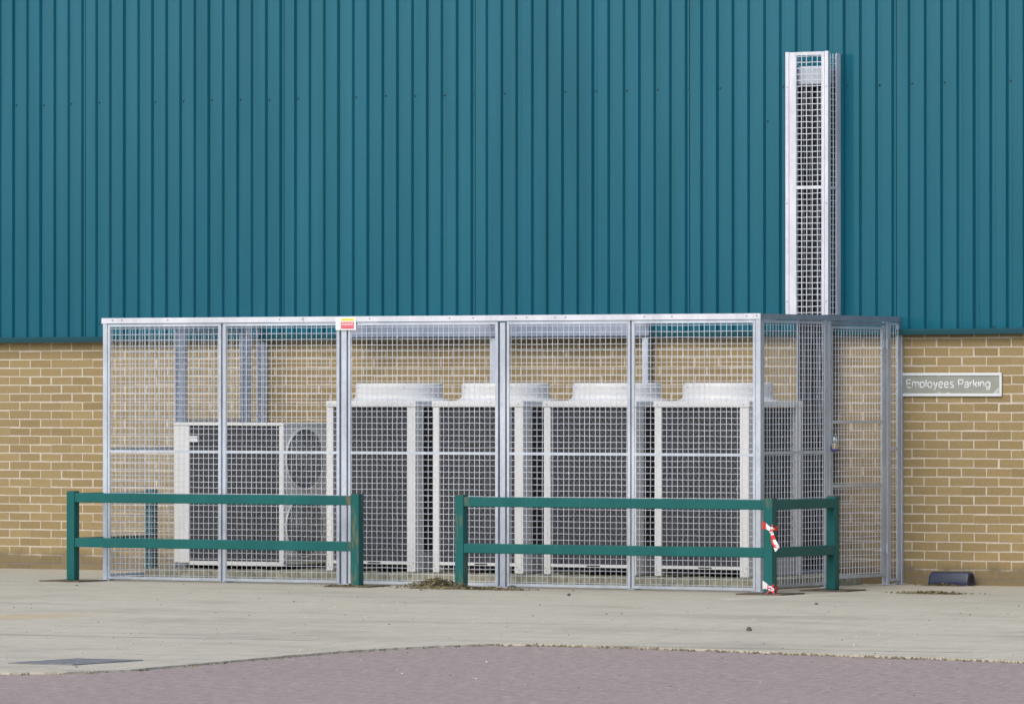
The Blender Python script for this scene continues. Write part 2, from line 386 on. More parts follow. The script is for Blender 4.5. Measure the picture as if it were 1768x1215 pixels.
# ribbed cladding, bottom edge rising slightly to the right
zb_ = lambda x: 2.001 + (x+4.6)*.0031
PITCH = .1484; X_R = -5.118
YC, YT = -.069, -.045
ZT = 9.0
prof = []
joints = {int(round((x-X_R)/PITCH)) for x in (-4.33,-2.25,-.36,1.70,3.63)}
k0 = int((X0-X_R)/PITCH); k1 = int((X1-X_R)/PITCH)
for k in range(k0, k1):
    xr = X_R + k*PITCH + random.gauss(0,.0012)     # right end of a crown
    tl = random.gauss(0,.0013); prof += [(xr-.090, YC+tl), (xr-.047, YC-.0008), (xr, YC-tl), (xr+.014, YT+.0), (xr+.0165, YT)]
    if k in joints: prof += [(xr+.030, YT), (xr+.031, YT+.02), (xr+.0365, YT+.02), (xr+.037, YT-.002)]
    prof += [(xr+.044, YT)]
mb = MB(); zs = [None, 3.0, 4.2, 5.6, ZT]
for i, (x, y) in enumerate(prof):
    for z in zs: mb.v.append((x, y, zb_(x)+.03 if z is None else z)); mb.tone.append(0)
nz = len(zs)
for i in range(len(prof)-1):
    for j in range(nz-1):
        a = i*nz+j; mb.f.append((a, a+nz, a+nz+1, a+1)); mb.mi.append(0)
mb.build('cladding', M['clad'], wh)
# drip flashing below the cladding
mb = MB()
pr = [(-.045,.046),(-.079,.046),(-.090,.030),(-.092,0.),(-.088,-.002),(-.02,.008),(.0,.008)]
segs = [X0 + (X1-X0)*i/10 for i in range(11)]
for x in segs:
    for (y, z) in pr: mb.v.append((x, y, zb_(x)+z)); mb.tone.append(0)
for i in range(10):
    for j in range(len(pr)-1):
        a = i*len(pr)+j; mb.f.append((a, a+1, a+len(pr)+1, a+len(pr))); mb.mi.append(0)
mb.build('drip_flashing', M['flash'], wh)
def screw_mesh():
    return MB().lathe([(0,-.010),(.005,-.010),(.0055,-.005),(.009,-.004),(.0095,0.)], 0, 0, 10)
sm = screw_mesh(); sm.v = [(x, z, -y) for x, y, z in sm.v]
scr0 = sm.build('fixing_screw', M['screw'], wh); scr0.location = (99,0,0)
first = True; ks = list(range(0, 68))
for k in ks:
    if k % 2 == 0 and not (k % 14 == 8): 
        x = X_R + k*PITCH + .029
        s_ = scr0 if first else scr0.copy()
        if not first: col.objects.link(s_); s_.parent = wh
        s_.location = (x, YT, 4.10 - (x+5)*.0035 + random.gauss(0,.004)); first = False
for x, z in ((2.44,3.793),(3.49,4.06),(-4.28,2.16),(-2.22,2.17),(4.53,2.09)):
    s_ = scr0.copy(); col.objects.link(s_); s_.parent = wh
    s_.location = (X_R + round((x-X_R)/PITCH)*PITCH+.029, YT, z)
MB().box(X0,X1,.1,.3,2.06,ZT).build('rear_wall', M['roof'], wh)
MB().box(X0,X1,.1,24,ZT,ZT+.3).build('roof', M['roof'], wh)
MB().box(X0,X0+.2,.3,24,-.2,ZT).box(X1-.2,X1,.3,24,-.2,ZT).box(X0,X1,24.002,24.2,-.2,ZT).build('side_wall', M['roof'], wh)

# ------------------------------------------------------------------ mesh enclosure
CX0, CX1, CY, CZ = -2.505, 3.72, -2.44, 2.175
cage = thing('mesh_enclosure', 'galvanised mesh cage with a side gate enclosing the condenser units', 'cage', (CX0, CY, 0))
CO = (CX0, CY, 0)
PIT = .0486; WR = .0022
def wires(mb, axis, fixed, a0, a1, z0, z1, out, r=WR):
    """square weld mesh in the plane (axis,z); out = sign of the outward side"""
    n = int((a1-a0)/PIT); off = ((a1-a0) - n*PIT)/2 
    P = (lambda a, z, d: (a, fixed+d, z)) if axis == 'x' else (lambda a, z, d: (fixed+d, a, z))
    k = 0
    while True:
        a = a0 + off + k*PIT + random.gauss(0,.0012); k += 1
        if a > a1-.004: break
        mb.path([P(a + random.gauss(0,.0012), z0 + (z1-z0)*i/5, out*.003+random.gauss(0,.0008)) for i in range(6)], r, 6)
    for q in range(int((a1-a0)*(z1-z0)*5)):
        a = a0+off+PIT*random.randrange(0, max(1,n)); z = random.uniform(z0+.1, z1-.1); L = random.uniform(.006,.022)
        mb.path([P(a+.001, z, out*.004), P(a+.0015, z+L*.5, out*.0055), P(a+.001, z+L, out*.004)], [r, r*1.8, r], 6)
    k = 0; z = z1 - .031
    while z > z0+.006:
        mb.path([P(a0 + (a1-a0)*i/5, z + random.gauss(0,.0010), -out*.003+random.gauss(0,.0008)) for i in range(6)], r, 6)
        z -= PIT
def frame(mb, axis, fixed, a0, a1, z0, z1, out, wv=.022, d=.028, bars=(), wl=None, wr=None):
    wl = wl or wv; wr = wr or wv
    def bx(p0, p1, q0, q1, d0, d1):
        lo, hi = sorted((fixed+d0*out, fixed+d1*out))
        if axis == 'x': mb.box(p0, p1, lo, hi, q0, q1)
        else: mb.box(lo, hi, p0, p1, q0, q1)
    # angle section: outer leaf in the plane, inner leaf behind it
    bx(a0, a0+wl, z0, z1, .006, .010); bx(a1-wr, a1, z0, z1, .006, .010)
    bx(a0+wl+.0005, a1-wr-.0005, z1-wv, z1, .006, .010); bx(a0+wl+.0005, a1-wr-.0005, z0, z0+wv, .006, .010)
    bx(a0, a0+.004, z0, z1, -d, .0055); bx(a1-.004, a1, z0, z1, -d, .0055)
    bx(a0+.0045, a1-.0045, z1-.004, z1, -d, .0055); bx(a0+.0045, a1-.0045, z0, z0+.004, -d, .0055)
    for zb in bars: bx(a0+wl+.0005, a1-wr-.0005, zb-.011, zb+.011, .004, .009)
def panel(axis, fixed, a0, a1, z0, z1, out, bars=(), name='mesh_panel', wl=None, wr=None, parent=cage, origin=CO, wv=.022, r=WR):
    m_ = MB(); wires(m_, axis, fixed, a0+.01, a1-.01, z0+.006, z1-.006, out, r)
    p = m_.build(name, M['wire'], parent, origin)
    f_ = MB(); frame(f_, axis, fixed, a0, a1, z0, z1, out, bars=bars, wl=wl, wr=wr, wv=wv)
    f_.build('panel_frame' if name != 'gate' else 'gate_frame', M['galv'], p)
    # shared origin: child keeps the part's own origin
    p.children[0].data.transform(Matrix.Translation((-origin[0], -origin[1], -origin[2])))
    return p
PT = 2.128   # underside of the top rail
posts_front = [-1.318, -.135, 1.366, 2.553]
def post(x0, x1, y0, y1, z0=0, z1=PT, m_='galv', plate=True):
    mb = MB().box(x0, x1, y0, y1, z0, z1)
    if plate: mb.box(x0-.03, x1+.03, y0-.012, y1+.05, .001, .008)
    return mb.build('post', M[m_], cage, CO, bevel=.003)
# front panels and posts
def xs_between(a, b): return a, b
fx = [CX0+.046, -1.331, -1.305, -.178, -.092, 1.326, 1.410, 2.545, 2.561, CX1-.048]
for a0, a1 in ((fx[0],fx[1]),(fx[2],fx[3]),(fx[4],fx[5]),(fx[6],fx[7]),(fx[8],fx[9])):
    panel('x', CY+.014, a0, a1, .012, PT-.004, -1, bars=(1.070,))
post(CX0, CX0+.042, CY, CY+.042); post(CX1-.044, CX1, CY, CY+.044)
post(-1.328,-1.308, CY+.020, CY+.06); post(-.160,-.110, CY+.006, CY+.056, z1=PT-.012); post(1.344,1.392, CY+.006, CY+.056, z1=PT-.012); post(2.5465,2.5595, CY+.020, CY+.06)
# side panels, posts and gates (right side, then the matching left side)
for sx, out in ((CX1, 1), (CX0, -1)):
    pl = sx - out*.014
    panel('y', pl, CY+.048, -1.31, .03, PT-.004, out, bars=(1.085,), wr=.062)
    a, b_ = sorted((sx-out*.05, sx)); post(a, b_, -1.300, -1.258, plate=True)
    g = panel('y', pl, -1.245, -.318, .072, 2.088, out, bars=(1.322,.812), name='gate', wr=.058)
    for z in (.30, 1.95):
        hb = MB().tube((sx+out*.004, -.312, z-.045), (sx+out*.004, -.312, z+.045), .009, 10)
        lo, hi = sorted((sx-out*.004, sx+out*.002)); hb.box(lo, hi, -.36, -.315, z-.03, z+.03)
        h = hb.build('hinge', M['galv'], g); h.data.transform(Matrix.Translation((-CO[0],-CO[1],-CO[2])))
    if out > 0:
        hs = MB().box(sx-.003, sx+.006, -1.262, -1.222, 1.135, 1.20).path([(sx+.006,-1.252,1.15),(sx+.03,-1.252,1.153),(sx+.034,-1.248,1.175),(sx+.03,-1.245,1.197),(sx+.006,-1.245,1.2)], .006, 8)
        h = hs.build('hasp', M['steel'], g); h.data.transform(Matrix.Translation((-CO[0],-CO[1],-CO[2])))
    a, b_ = sorted((sx-out*.05, sx)); post(a, b_, -.300, -.255)
    panel('y', pl, -.245, -.052, .03, PT-.004, out, bars=(1.10,), wr=.05)
    post(a, b_, -.045, -.010)
    MB().box(min(sx-out*.04, sx-out*.004), max(sx-out*.04, sx-out*.004), -1.25, -.31, 2.096, 2.122).build('gate_header', M['galv_grey'], cage, CO)
# top rails
tr = MB().box(-2.515, CX1+.002, CY-.004, CY, PT+.002, CZ).box(-2.515, CX1-.006, CY+.0005, CY+.05, CZ-.004, CZ).build('top_rail', M['galv_white'], cage, CO)
for x, z in [(-2.405,2.157),(-2.31,2.157),(-1.85,2.155),(-.75,2.155),(-.53,2.155),(.12,2.155),(.88,2.155),(1.10,2.155),(1.50,2.155),(1.60,2.155),(1.86,2.155),(1.96,2.155),(2.68,2.155),(2.93,2.155),(3.60,2.155),(3.69,2.157)]:
    MB().tube((x, CY-.0035, z), (x, CY-.0065, z), .0055, 8).build('bolt', M['hole'], cage, CO)
MB().box(-.52,-.515,CY-.0055,CY-.0045,PT+.002,CZ-.002).build('rail_joint', M['galv_grey'], cage, CO)
MB().box(CX1, CX1+.004, CY-.002, .0, PT+.002, CZ-.002).box(CX1-.05, CX1-.0005, CY+.051, 0, CZ-.006, CZ-.002).build('top_rail', M['galv_grey'], cage, CO)  # side rails get darker zinc: the shade of their facing is in the colour
MB().box(CX0-.004, CX0, CY+.001, .0, PT+.002, CZ-.002).box(CX0+.0005, CX0+.05, CY+.051, 0, CZ-.006, CZ-.002).build('top_rail', M['galv_grey'], cage, CO)
MB().box(CX1-.03, CX1-.012, -1.2, -.40, 2.124, 2.127).build('highlight_bar', M['galv_white'], cage, CO)  # pale bar added in place of a highlight under the gate header
# roof straps across the top
for x in posts_front:
    MB().box(x-.02, x+.02, CY+.052, -.002, CZ-.036, CZ-.006).build('roof_strap', M['galv'], cage, CO)

# padlock
pl_ = thing('padlock', 'steel padlock with blue bumper hanging on the cage gate hasp', 'padlock', (CX1+.03,-1.248,1.10))
def pm(name, mb, m_, **kw): return mb.build(name, M[m_], pl_, (CX1+.03,-1.248,1.10), **kw)
bx0 = CX1+.012
pm('body', MB().box(bx0, bx0+.032, -1.280, -1.216, 1.106, 1.150), 'brass', bevel=.005)
pm('bumper', MB().box(bx0-.003, bx0+.035, -1.285, -1.211, 1.092, 1.1055), 'blueplastic', bevel=.004)
pm('shackle', MB().path([(bx0+.016,-1.272,1.150)]+[(bx0+.016,-1.248-.024*math.cos(a),1.180+.030*math.sin(a)) for a in [math.pi*i/10 for i in range(11)]]+[(bx0+.016,-1.224,1.150)], .0065, 8), 'steel', smooth=True)

# warning plate on the top rail
ws = thing('warning_sign', 'small white warning plate with yellow and red bands on the cage rail', 'sign', (-.108, CY-.006, 2.10))
WO = (-.108, CY-.006, 2.10); wy = CY-.006
def wq(x0, x1, z0, z1, d): return MB().box(x0, x1, wy-.003-d, wy-.003-d+.0008, z0, z1)
MB().box(-.205,-.010, wy-.003, wy, 2.064, 2.168).build('plate', M['plastic_white'], ws, WO, bevel=.002)
wq(-.150,-.028,2.140,2.157,.0012).build('yellow_band', M['yellow'], ws, WO)
mb = MB()
for i in range(12):
    x = -.145+i*.0097; mb.box(x, x+random.uniform(.004,.007), wy-.0056, wy-.005, 2.146+random.uniform(-.001,.001), 2.152)
mb.build('lettering', M['orange'], ws, WO)
wq(-.187,-.180,2.146,2.152,.0012).build('orange_mark', M['orange'], ws, WO)
wq(-.154,-.027,2.108,2.134,.0012).build('pink_band', M['pink'], ws, WO)
for s_, x in ((1,-.154),(-1,-.027)): MB().poly([(x,wy-.0052,2.109),(x+s_*.016,wy-.0052,2.109),(x,wy-.0052,2.133)] if s_ > 0 else [(x+s_*.016,wy-.0052,2.109),(x,wy-.0052,2.109),(x,wy-.0052,2.133)]).build('red_corner', M['labelred'], ws, WO)
mb = MB()
for r0 in (2.114,2.123):
    for i in range(9):
        x = -.133+i*.0098; mb.box(x, x+random.uniform(.003,.007), wy-.0056, wy-.005, r0, r0+.006)
mb.build('lettering', M['labelred'], ws, WO)
wq(-.154,-.027,2.076,2.1035,.0012).build('red_band', M['labelred'], ws, WO)
mb = MB()
for i in range(8):
    x = -.150+i*.0155; mb.box(x, x+random.uniform(.007,.013), wy-.0056, wy-.005, 2.086, 2.094)
mb.build('lettering', M['pink'], ws, WO)

# ------------------------------------------------------------------ riser guard on the cladding
TX0, TX1, TY, TZ0, TZ1 = 2.781, 3.176, -.295, 2.19, 4.338
rg = thing('riser_guard', 'tall narrow white mesh guard climbing the teal cladding above the cage', 'cage', (2.93,-.12,TZ0))
RO = (2.93,-.12,TZ0)
def rp(name, mb, m_='galv_white', **kw): return mb.build(name, M[m_], rg, RO, **kw)
rp('corner_post', MB().box(TX0, TX0+.032, TY, TY+.03, TZ0, TZ1), bevel=.002)
rp('corner_post', MB().box(TX1-.032, TX1, TY, TY+.03, TZ0, TZ1), bevel=.002)
rp('cover_strip', MB().box(TX0+.035, TX0+.098, TY+.003, TY+.007, TZ0, TZ1-.004))
fm = MB().box(TX0+.085, TX0+.0985, TY-.001, TY+.0025, TZ0, TZ1-.004).box(TX1-.062, TX1-.035, TY+.002, TY+.008, TZ0, TZ1-.004).box(TX0+.099, TX1-.0625, TY+.002, TY+.007, TZ1-.03, TZ1-.003).box(TX0+.099, TX1-.0625, TY+.001, TY+.005, 3.217, 3.243)
rp('front_frame', fm)
m_ = MB(); wires(m_, 'x', TY+.009, TX0+.092, TX1-.045, TZ0, TZ1-.008, -1, .0036); rp('front_mesh', m_, 'wire')
m_ = MB(); wires(m_, 'y', TX1-.008, TY+.03, -.082, TZ0, TZ1-.02, 1, .0036); rp('side_mesh', m_, 'wire')
m_ = MB(); wires(m_, 'y', TX0+.008, TY+.03, -.082, TZ0, TZ1-.02, -1, .0036); rp('side_mesh', m_, 'wire')
sf = MB().box(TX1-.006, TX1, -.140, -.075, TZ0, TZ1-.012).box(TX1-.006, TX1-.001, TY+.031, -.141, 3.217, 3.237)
rp('wall_angle', sf)
rp('wall_angle', MB().box(TX0, TX0+.006, -.125, -.079, TZ0, TZ1-.012))
for x in (TX0+.016, TX1-.016):
    for z in (4.05, 3.10, 2.30): rp('bolt', MB().tube((x, TY+.001, z), (x, TY-.003, z), .006, 8), 'galv_grey')

# pipes running down inside the guard and the cage
pr_ = thing('pipe_riser', 'bundle of black insulated pipes running down the wall inside the guard', 'pipes', (2.97,-.13,0))
PO = (2.97,-.13,0)
for i, x in enumerate((2.875,2.94,3.005,3.07,3.115)):
    pts = [(x+random.gauss(0,.004), -.145+random.gauss(0,.006)-(.012 if i % 2 else 0), .03+(4.07-.03)*k/14) for k in range(15)]
    MB().path(pts, .033, 12).build('pipe', M['foam'], pr_, PO, smooth=True)
for i, (x, y) in enumerate(((2.895,-.192),(2.96,-.188),(3.035,-.195),(3.052,-.190),(3.10,-.192))):
    pts = [(x+random.gauss(0,.006), y+random.gauss(0,.002), .06+(4.05-.06)*k/22) for k in range(23)]
    MB().path(pts, .0055, 8).build('cable', M['cable'], pr_, PO, smooth=True)
MB().box(2.812, 2.822, -.150, -.10, .04, 4.06).build('ladder_rail', M['galv_grey'], pr_, PO)
MB().box(2.815, 3.10, -.125, -.100, .02, 4.06).build('backing_tray', M['black'], pr_, PO)
MB().box(2.86, 3.125, -.245, -.074, 4.068, 4.222).build('wall_hood', M['galv'], pr_, PO, bevel=.012)
MB().box(2.83, 3.09, -.20, -.185, .075, .115).build('clamp_bar', M['galv_grey'], pr_, PO)

# trunking along the wall behind the cage
def trunking(x0, x1, label):
    t_ = thing('cable_trunking', label, 'trunking', ((x0+x1)/2, -.15, 2.08), 'grey trunking lengths under the cladding')
    o_ = ((x0+x1)/2, -.15, 2.08); mb = MB(); n = 12; z0, z1 = 2.018, 2.152
    def yf(s): return -.205 + .10*max(0, (s-.35)/.65)**2.2
    for i in range(n+1):
        s = i/n; x = x0+(x1-x0)*s
        for (y, z) in ((-.094, z0), (yf(s)+.012, z0), (yf(s), z0+.012), (yf(s), z1-.004), (-.094, z1)): mb.v.append((x, y, z)); mb.tone.append(0)
    for i in range(n):
        for j in range(4):
            a = i*5+j; mb.f.append((a, a+5, a+6, a+1)); mb.mi.append(0)
    mb.poly([mb.v[q] for q in range(5)]); mb.poly([mb.v[n*5+q] for q in reversed(range(5))])
    o = mb.build('cover', M['tray'], t_, o_, smooth=False); smooth_angle(o)
    MB().box(x1-.075, x1-.02, -.09, -.03, .10, 2.012).build('drop', M['galv'], t_, o_)
    MB().box(x1-.019, x1-.015, -.09, -.03, .10, 2.012).build('drop_shaded_side', M['galv_grey'], t_, o_)  # darker strip paints the shaded right side of the drop
trunking(-1.48, -.085, 'grey trunking length under the cladding, left one behind the warning plate')
trunking(-.02, 1.39, 'grey trunking length under the cladding, right one above middle condensers')

# ------------------------------------------------------------------ plinth
def noisy_plinth():
    x0, x1, y0, y1, h = -2.34, 3.50, -2.06, -.35, .088
    bm = bmesh.new(); bmesh.ops.create_cube(bm, size=1)
    bmesh.ops.scale(bm, vec=(x1-x0, y1-y0, h+.02), verts=bm.verts); bmesh.ops.translate(bm, vec=((x0+x1)/2, (y0+y1)/2, (h-.02)/2), verts=bm.verts)
    bmesh.ops.subdivide_edges(bm, edges=[e for e in bm.edges if abs((e.verts[0].co-e.verts[1].co).x) > 1], cuts=140)
    for v in bm.verts:
        v.co.y += random.gauss(0,.006)
        if v.co.z > 0: v.co.z += random.gauss(0,.004)
    me = bpy.data.meshes.new('equipment_plinth'); bm.to_mesh(me); bm.free(); me.materials.append(M['plinth'])
    o = bpy.data.objects.new('equipment_plinth', me); col.objects.link(o); return o
tag(noisy_plinth(), 'rough low concrete plinth under the condensers inside the cage', 'plinth')

# ------------------------------------------------------------------ condensers
UW, UD = .86, .885
def guard(mb, axis, fixed, a0, a1, z0, z1, p=.030, r=.0018):
    P = (lambda a, z: (a, fixed, z)) if axis == 'x' else (lambda a, z: (fixed, a, z))
    # diamond guard of crossing wires
    L = z1-z0; c0 = a0-L
    while c0 < a1:
        for s_ in (1, -1):
            pa, pz = (c0, z0); pts = []
            lo = max(a0, c0); hi = min(a1, c0+L)
            if hi-lo > .01:
                za, zb = z0+(lo-c0), z0+(hi-c0)
                if s_ < 0: za, zb = z1-(lo-c0), z1-(hi-c0)
                q0, q1 = P(lo, za), P(hi, zb); mb.tube(q0, q1, r, 4, caps=False)
        c0 += p*1.414
def condenser():
    u = thing('outdoor_condenser', 'x', 'condenser', (0,0,0), 'top-discharge condensers on the plinth')
    def pt(name, mb, m_, **kw): return mb.build(name, M[m_], u, (0,0,0), **kw)
    H = 1.345
    # local: x 0..UW, y 0..UD (front at y=0), z from the plinth top
    for (x0, x1, y0, y1) in ((0,.062,0,.062),(UW-.082,UW,0,.13),(0,.062,UD-.06,UD),(UW-.082,UW,UD-.085,UD)):
        pt('corner_post', MB().box(x0, x1, y0, y1, .0, H), 'white', bevel=.004)
    cp = MB().box(-.008, UW+.008, -.008, UD+.008, H+.001, H+.052)
    cap = pt('top_cap', cp, 'white', bevel=.008)
    for (x, y) in ((.02,-.0085),(UW-.02,-.0085)):
        pass
    c = MB().box(.03, UW-.05, .03, UD-.03, .085, H-.002)
    pt('coil', c, 'coil')
    g = MB(); guard(g, 'x', .018, .062, UW-.082, .09, H); guard(g, 'y', UW-.022, .13, UD-.085, .165, H, .06, .0014)
    pt('coil_guard', g, 'guard')
    pt('bounce_panel', MB().box(.004,.012,.063,UD-.061,.03,H-.001), 'white')  # unseen white panel added to bounce light onto the twin-fan end
    pt('base_rail', MB().box(.0625, UW-.0825, .004, .03, .058, .084), 'white', bevel=.003)
    pt('badge', MB().box(.40, .52, .001, .0035, .066, .076), 'black')
    pt('base_panel', MB().box(UW-.012, UW-.004, .1305, UD-.0855, .002, .084).box(UW-.010, UW-.003, .1305, UD-.0855, .0845, .16), 'grey_panel', bevel=.002)
    pt('underside', MB().box(.08, UW-.03, .07, UD-.03, .03, .07), 'black')
    for (x, z) in ((.03,.028),(.018,.05),(UW-.035,.03),(UW-.055,.05),(UW-.018,.07),(.03,H+.025),(UW-.04,H+.025)):
        pt('screw', MB().tube((x, .001 if z < 1 else -.007, z), (x, -.004 if z < 1 else -.011, z), .0055, 8), 'fan')
    for (y, z) in ((.06,.03),(.09,.06),(.045,.08),(UD-.04,.03),(UD-.04,.10)): pt('screw', MB().tube((UW-.001,y,z),(UW+.003,y,z),.0055,8), 'fan')
    # bell-mouth cowl: round drum flaring into the square cap
    cw = MB(); cx, cy, rr = UW/2, UD/2, .362; n = 64; prof = []
    for k in range(9):
        a = math.pi/2*k/8; prof.append((rr + .075*(1-math.sin(a)), .052+.045*(1-math.cos(a))))
    prof += [(rr, .10),(rr,.143),(rr-.002,.1445),(rr-.002,.1475),(rr,.149),(rr,.182),(rr-.006,.193),(rr-.018,.198),(rr-.03,.196),(rr-.04,.16),(rr-.045,.06)]
    kk = len(prof)
    for i in range(n):
        a = 2*math.pi*i/n; ca, sa = math.cos(a), math.sin(a)
        for j, (r, z) in enumerate(prof):
            x, y = r*ca, r*sa; x = max(-UW/2+.004, min(UW/2-.004, x)); y = max(-UD/2+.004, min(UD/2-.004, y))
            cw.v.append((cx+x, cy+y, H+z)); cw.tone.append(0)
    for i in range(n):
        for j in range(kk-1):
            cw.f.append((i*kk+j, ((i+1)%n)*kk+j, ((i+1)%n)*kk+j+1, i*kk+j+1)); cw.mi.append(0)
    cowl = pt('fan_cowl', cw, 'white'); smooth_angle(cowl, 40)
    for a in (.9, 2.2):
        x, y = cx+rr*math.cos(-a), cy+rr*math.sin(-a)
        MB().tube((x, y-.001, H+.163), (x, y-.004, H+.163), .006, 8).build('cowl_screw', M['fan'], cowl)
    gr = MB()
    for r in (.07,.13,.19,.25,.31):
        gr.path([(cx+r*math.cos(2*math.pi*i/32), cy+r*math.sin(2*math.pi*i/32), H+.186) for i in range(33)], .003, 5)
    for i in range(8):
        a = math.pi*i/4; gr.tube((cx+.03*math.cos(a), cy+.03*math.sin(a), H+.186), (cx+.325*math.cos(a), cy+.325*math.sin(a), H+.186), .003, 5)
    gr.build('fan_grille', M['guard_white'], cowl)
    fb = MB().tube((cx,cy,H+.08),(cx,cy,H+.15),.07,20)
    for i in range(4):
        a = math.pi/2*i
        fb.poly([(cx+.06*math.cos(a),cy+.06*math.sin(a),H+.10),(cx+.30*math.cos(a-.3),cy+.30*math.sin(a-.3),H+.09),(cx+.30*math.cos(a+.5),cy+.30*math.sin(a+.5),H+.13),(cx+.06*math.cos(a+.6),cy+.06*math.sin(a+.6),H+.13)])
    fb.build('fan', M['fan'], cowl)
    return u
UX = [-.705, .322, 1.376, 2.405]
ULAB = ['pale condenser with round top cowl standing behind the cage post under the warning plate',
        'pale condenser with round top cowl, second from the twin-fan unit',
        'pale condenser with round top cowl, third from the twin-fan unit',
        'pale condenser with round top cowl beside the taped barrier post, nearest the gate']
u0 = condenser()
for i, x in enumerate(UX):
    u = u0 if i == 0 else dup(u0, (0,0,0))
    u.location = (x, -1.80, .092); u['label'] = ULAB[i]
tagm = MB().box(UX[3]+UW+.001, UX[3]+UW+.003, -1.8+UD-.075, -1.8+UD-.015, .27, .315)
o = tagm.build('sticker', M['yellow'], u, (UX[3], -1.80, .092))

# side-discharge twin-fan unit
tf = thing('twin_fan_condenser', 'low pale condenser with dark coil front and two round fans on its end', 'condenser', (-2.225,-1.80,.09))
TO = (-2.225,-1.80,.09)
def tp(name, mb, m_, **kw): return mb.build(name, M[m_], tf, TO, **kw)
tx0, tx1, ty0, ty1, tz0, tz1 = -2.225, -1.130, -1.80, -.96, .135, 1.305
tp('end_panel', MB().box(tx0, tx0+.155, ty0, ty1, tz0, tz1-.024), 'white', bevel=.006)
tp('top_cover', MB().box(tx0-.004, tx1+.004, ty0-.006, ty1+.006, tz1-.0235, tz1), 'white', bevel=.006)
tp('coil', MB().box(tx0+.156, tx1-.046, ty0+.022, ty0+.10, tz0+.02, tz1-.026), 'coil')
g = MB(); guard(g, 'x', ty0+.014, tx0+.157, tx1-.046, tz0+.03, tz1-.03, .026, .0016); tp('coil_guard', g, 'guard')
tp('corner_strip', MB().box(tx1-.045, tx1, ty0, ty0+.03, tz0, tz1-.024), 'white', bevel=.004)
tp('mid_strip', MB().box(-1.440,-1.432, ty0+.008, ty0+.018, tz0+.02, tz1-.03), 'guard')
tp('base_tray', MB().box(tx0+.1555, tx1, ty0+.002, ty0+.04, tz0-.018, tz0+.018).box(tx0+.1555, tx1-.01, ty0+.045, ty1, tz0-.005, tz0+.012), 'white', bevel=.003)
# fan end: panel with two openings, each with a dished grille
mb = MB(); cyc = -1.475; fr = .290
def fan_panel(mb):
    for zc in (1.005, .445):
        n = 48; zl, zh = (zc-.28, zc+.28) if zc > .7 else (tz0, zc+.28)
        ya, yb = ty0+.031, ty1
        ring = [(tx1-.004, cyc+fr*math.cos(2*math.pi*i/n), zc+.254*math.sin(2*math.pi*i/n)) for i in range(n)]
        outp = []
        for i in range(n):
            c_, s_ = math.cos(2*math.pi*i/n), math.sin(2*math.pi*i/n)
            hy = (yb-cyc) if c_ > 0 else (cyc-ya); hz = (zh-zc) if s_ > 0 else (zc-zl)
            k = min(hy/abs(c_) if abs(c_) > 1e-6 else 9, hz/abs(s_) if abs(s_) > 1e-6 else 9)
            outp.append((tx1-.004, cyc+c_*k, zc+s_*k))
        inn = [(tx1-.06, y, z) for _, y, z in ring]
        for i in range(n):
            j = (i+1) % n; mb.poly([outp[i], outp[j], ring[j], ring[i]]); mb.poly([ring[i], ring[j], inn[j], inn[i]])
fan_panel(mb); mb.box(tx1-.03, tx1-.005, ty0+.031, ty1, 1.285-.0, tz1-.024)
tp('fan_panel', mb, 'white')
tp('fan_chamber', MB().box(tx1-.07, tx1-.062, ty0+.035, ty1-.01, tz0+.02, tz1-.03), 'fan')
for zc in (1.005, .445):
    g = MB()
    for k in range(1, 15):
        r = fr*k/14.; g.path([(tx1+.045-.047*(r/fr)**2, cyc+r*math.cos(2*math.pi*i/40), zc+.254/fr*r*math.sin(2*math.pi*i/40)) for i in range(41)], .0030, 5)
    for i in range(12):
        a = math.pi*i/6; g.path([(tx1+.045-.047*q*q, cyc+fr*q*math.cos(a), zc+.254*q*math.sin(a)) for q in (0,.25,.5,.75,1)], .003, 5)
    fgr = MB().path([(tx1+.003, cyc+fr*math.cos(2*math.pi*i/40), zc+.254*math.sin(2*math.pi*i/40)) for i in range(41)], .009, 6)
    fg = tp('fan_grille', g, 'guard_white'); rim = fgr.build('grille_rim', M['white'], fg, TO)
    fb = MB().tube((tx1-.04,cyc,zc),(tx1-.02,cyc,zc),.06,16)
    for i in range(3):
        a = 2.1*i+.4
        fb.poly([(tx1-.02,cyc+.05*math.cos(a),zc+.05*math.sin(a)),(tx1-.035,cyc+.24*math.cos(a-.3),zc+.23*math.sin(a-.3)),(tx1-.015,cyc+.24*math.cos(a+.6),zc+.23*math.sin(a+.6)),(tx1-.015,cyc+.05*math.cos(a+.8),zc+.05*math.sin(a+.8))])
    o = fb.build('fan', M['fan'], fg); o.data.transform(Matrix.Translation((-TO[0],-TO[1],-TO[2])))
tp('foot', MB().box(tx0+.1, tx0+.16, ty0+.05, ty1-.05, .085, tz0-.006), 'black'); tp('foot', MB().box(tx1-.16, tx1-.1, ty0+.05, ty1-.05, .085, tz0-.019), 'black')
tp('vent_strip', MB().box(tx1-.003, tx1+.001, ty0+.05, ty1-.05, tz0+.03, tz0+.06), 'grey_panel')
tp('label_plate', MB().box(-2.075,-1.985, ty0-.004, ty0+.001, 1.145, 1.175).box(-2.10,-1.985, ty0-.004, ty0+.001, 1.178, 1.195), 'white')

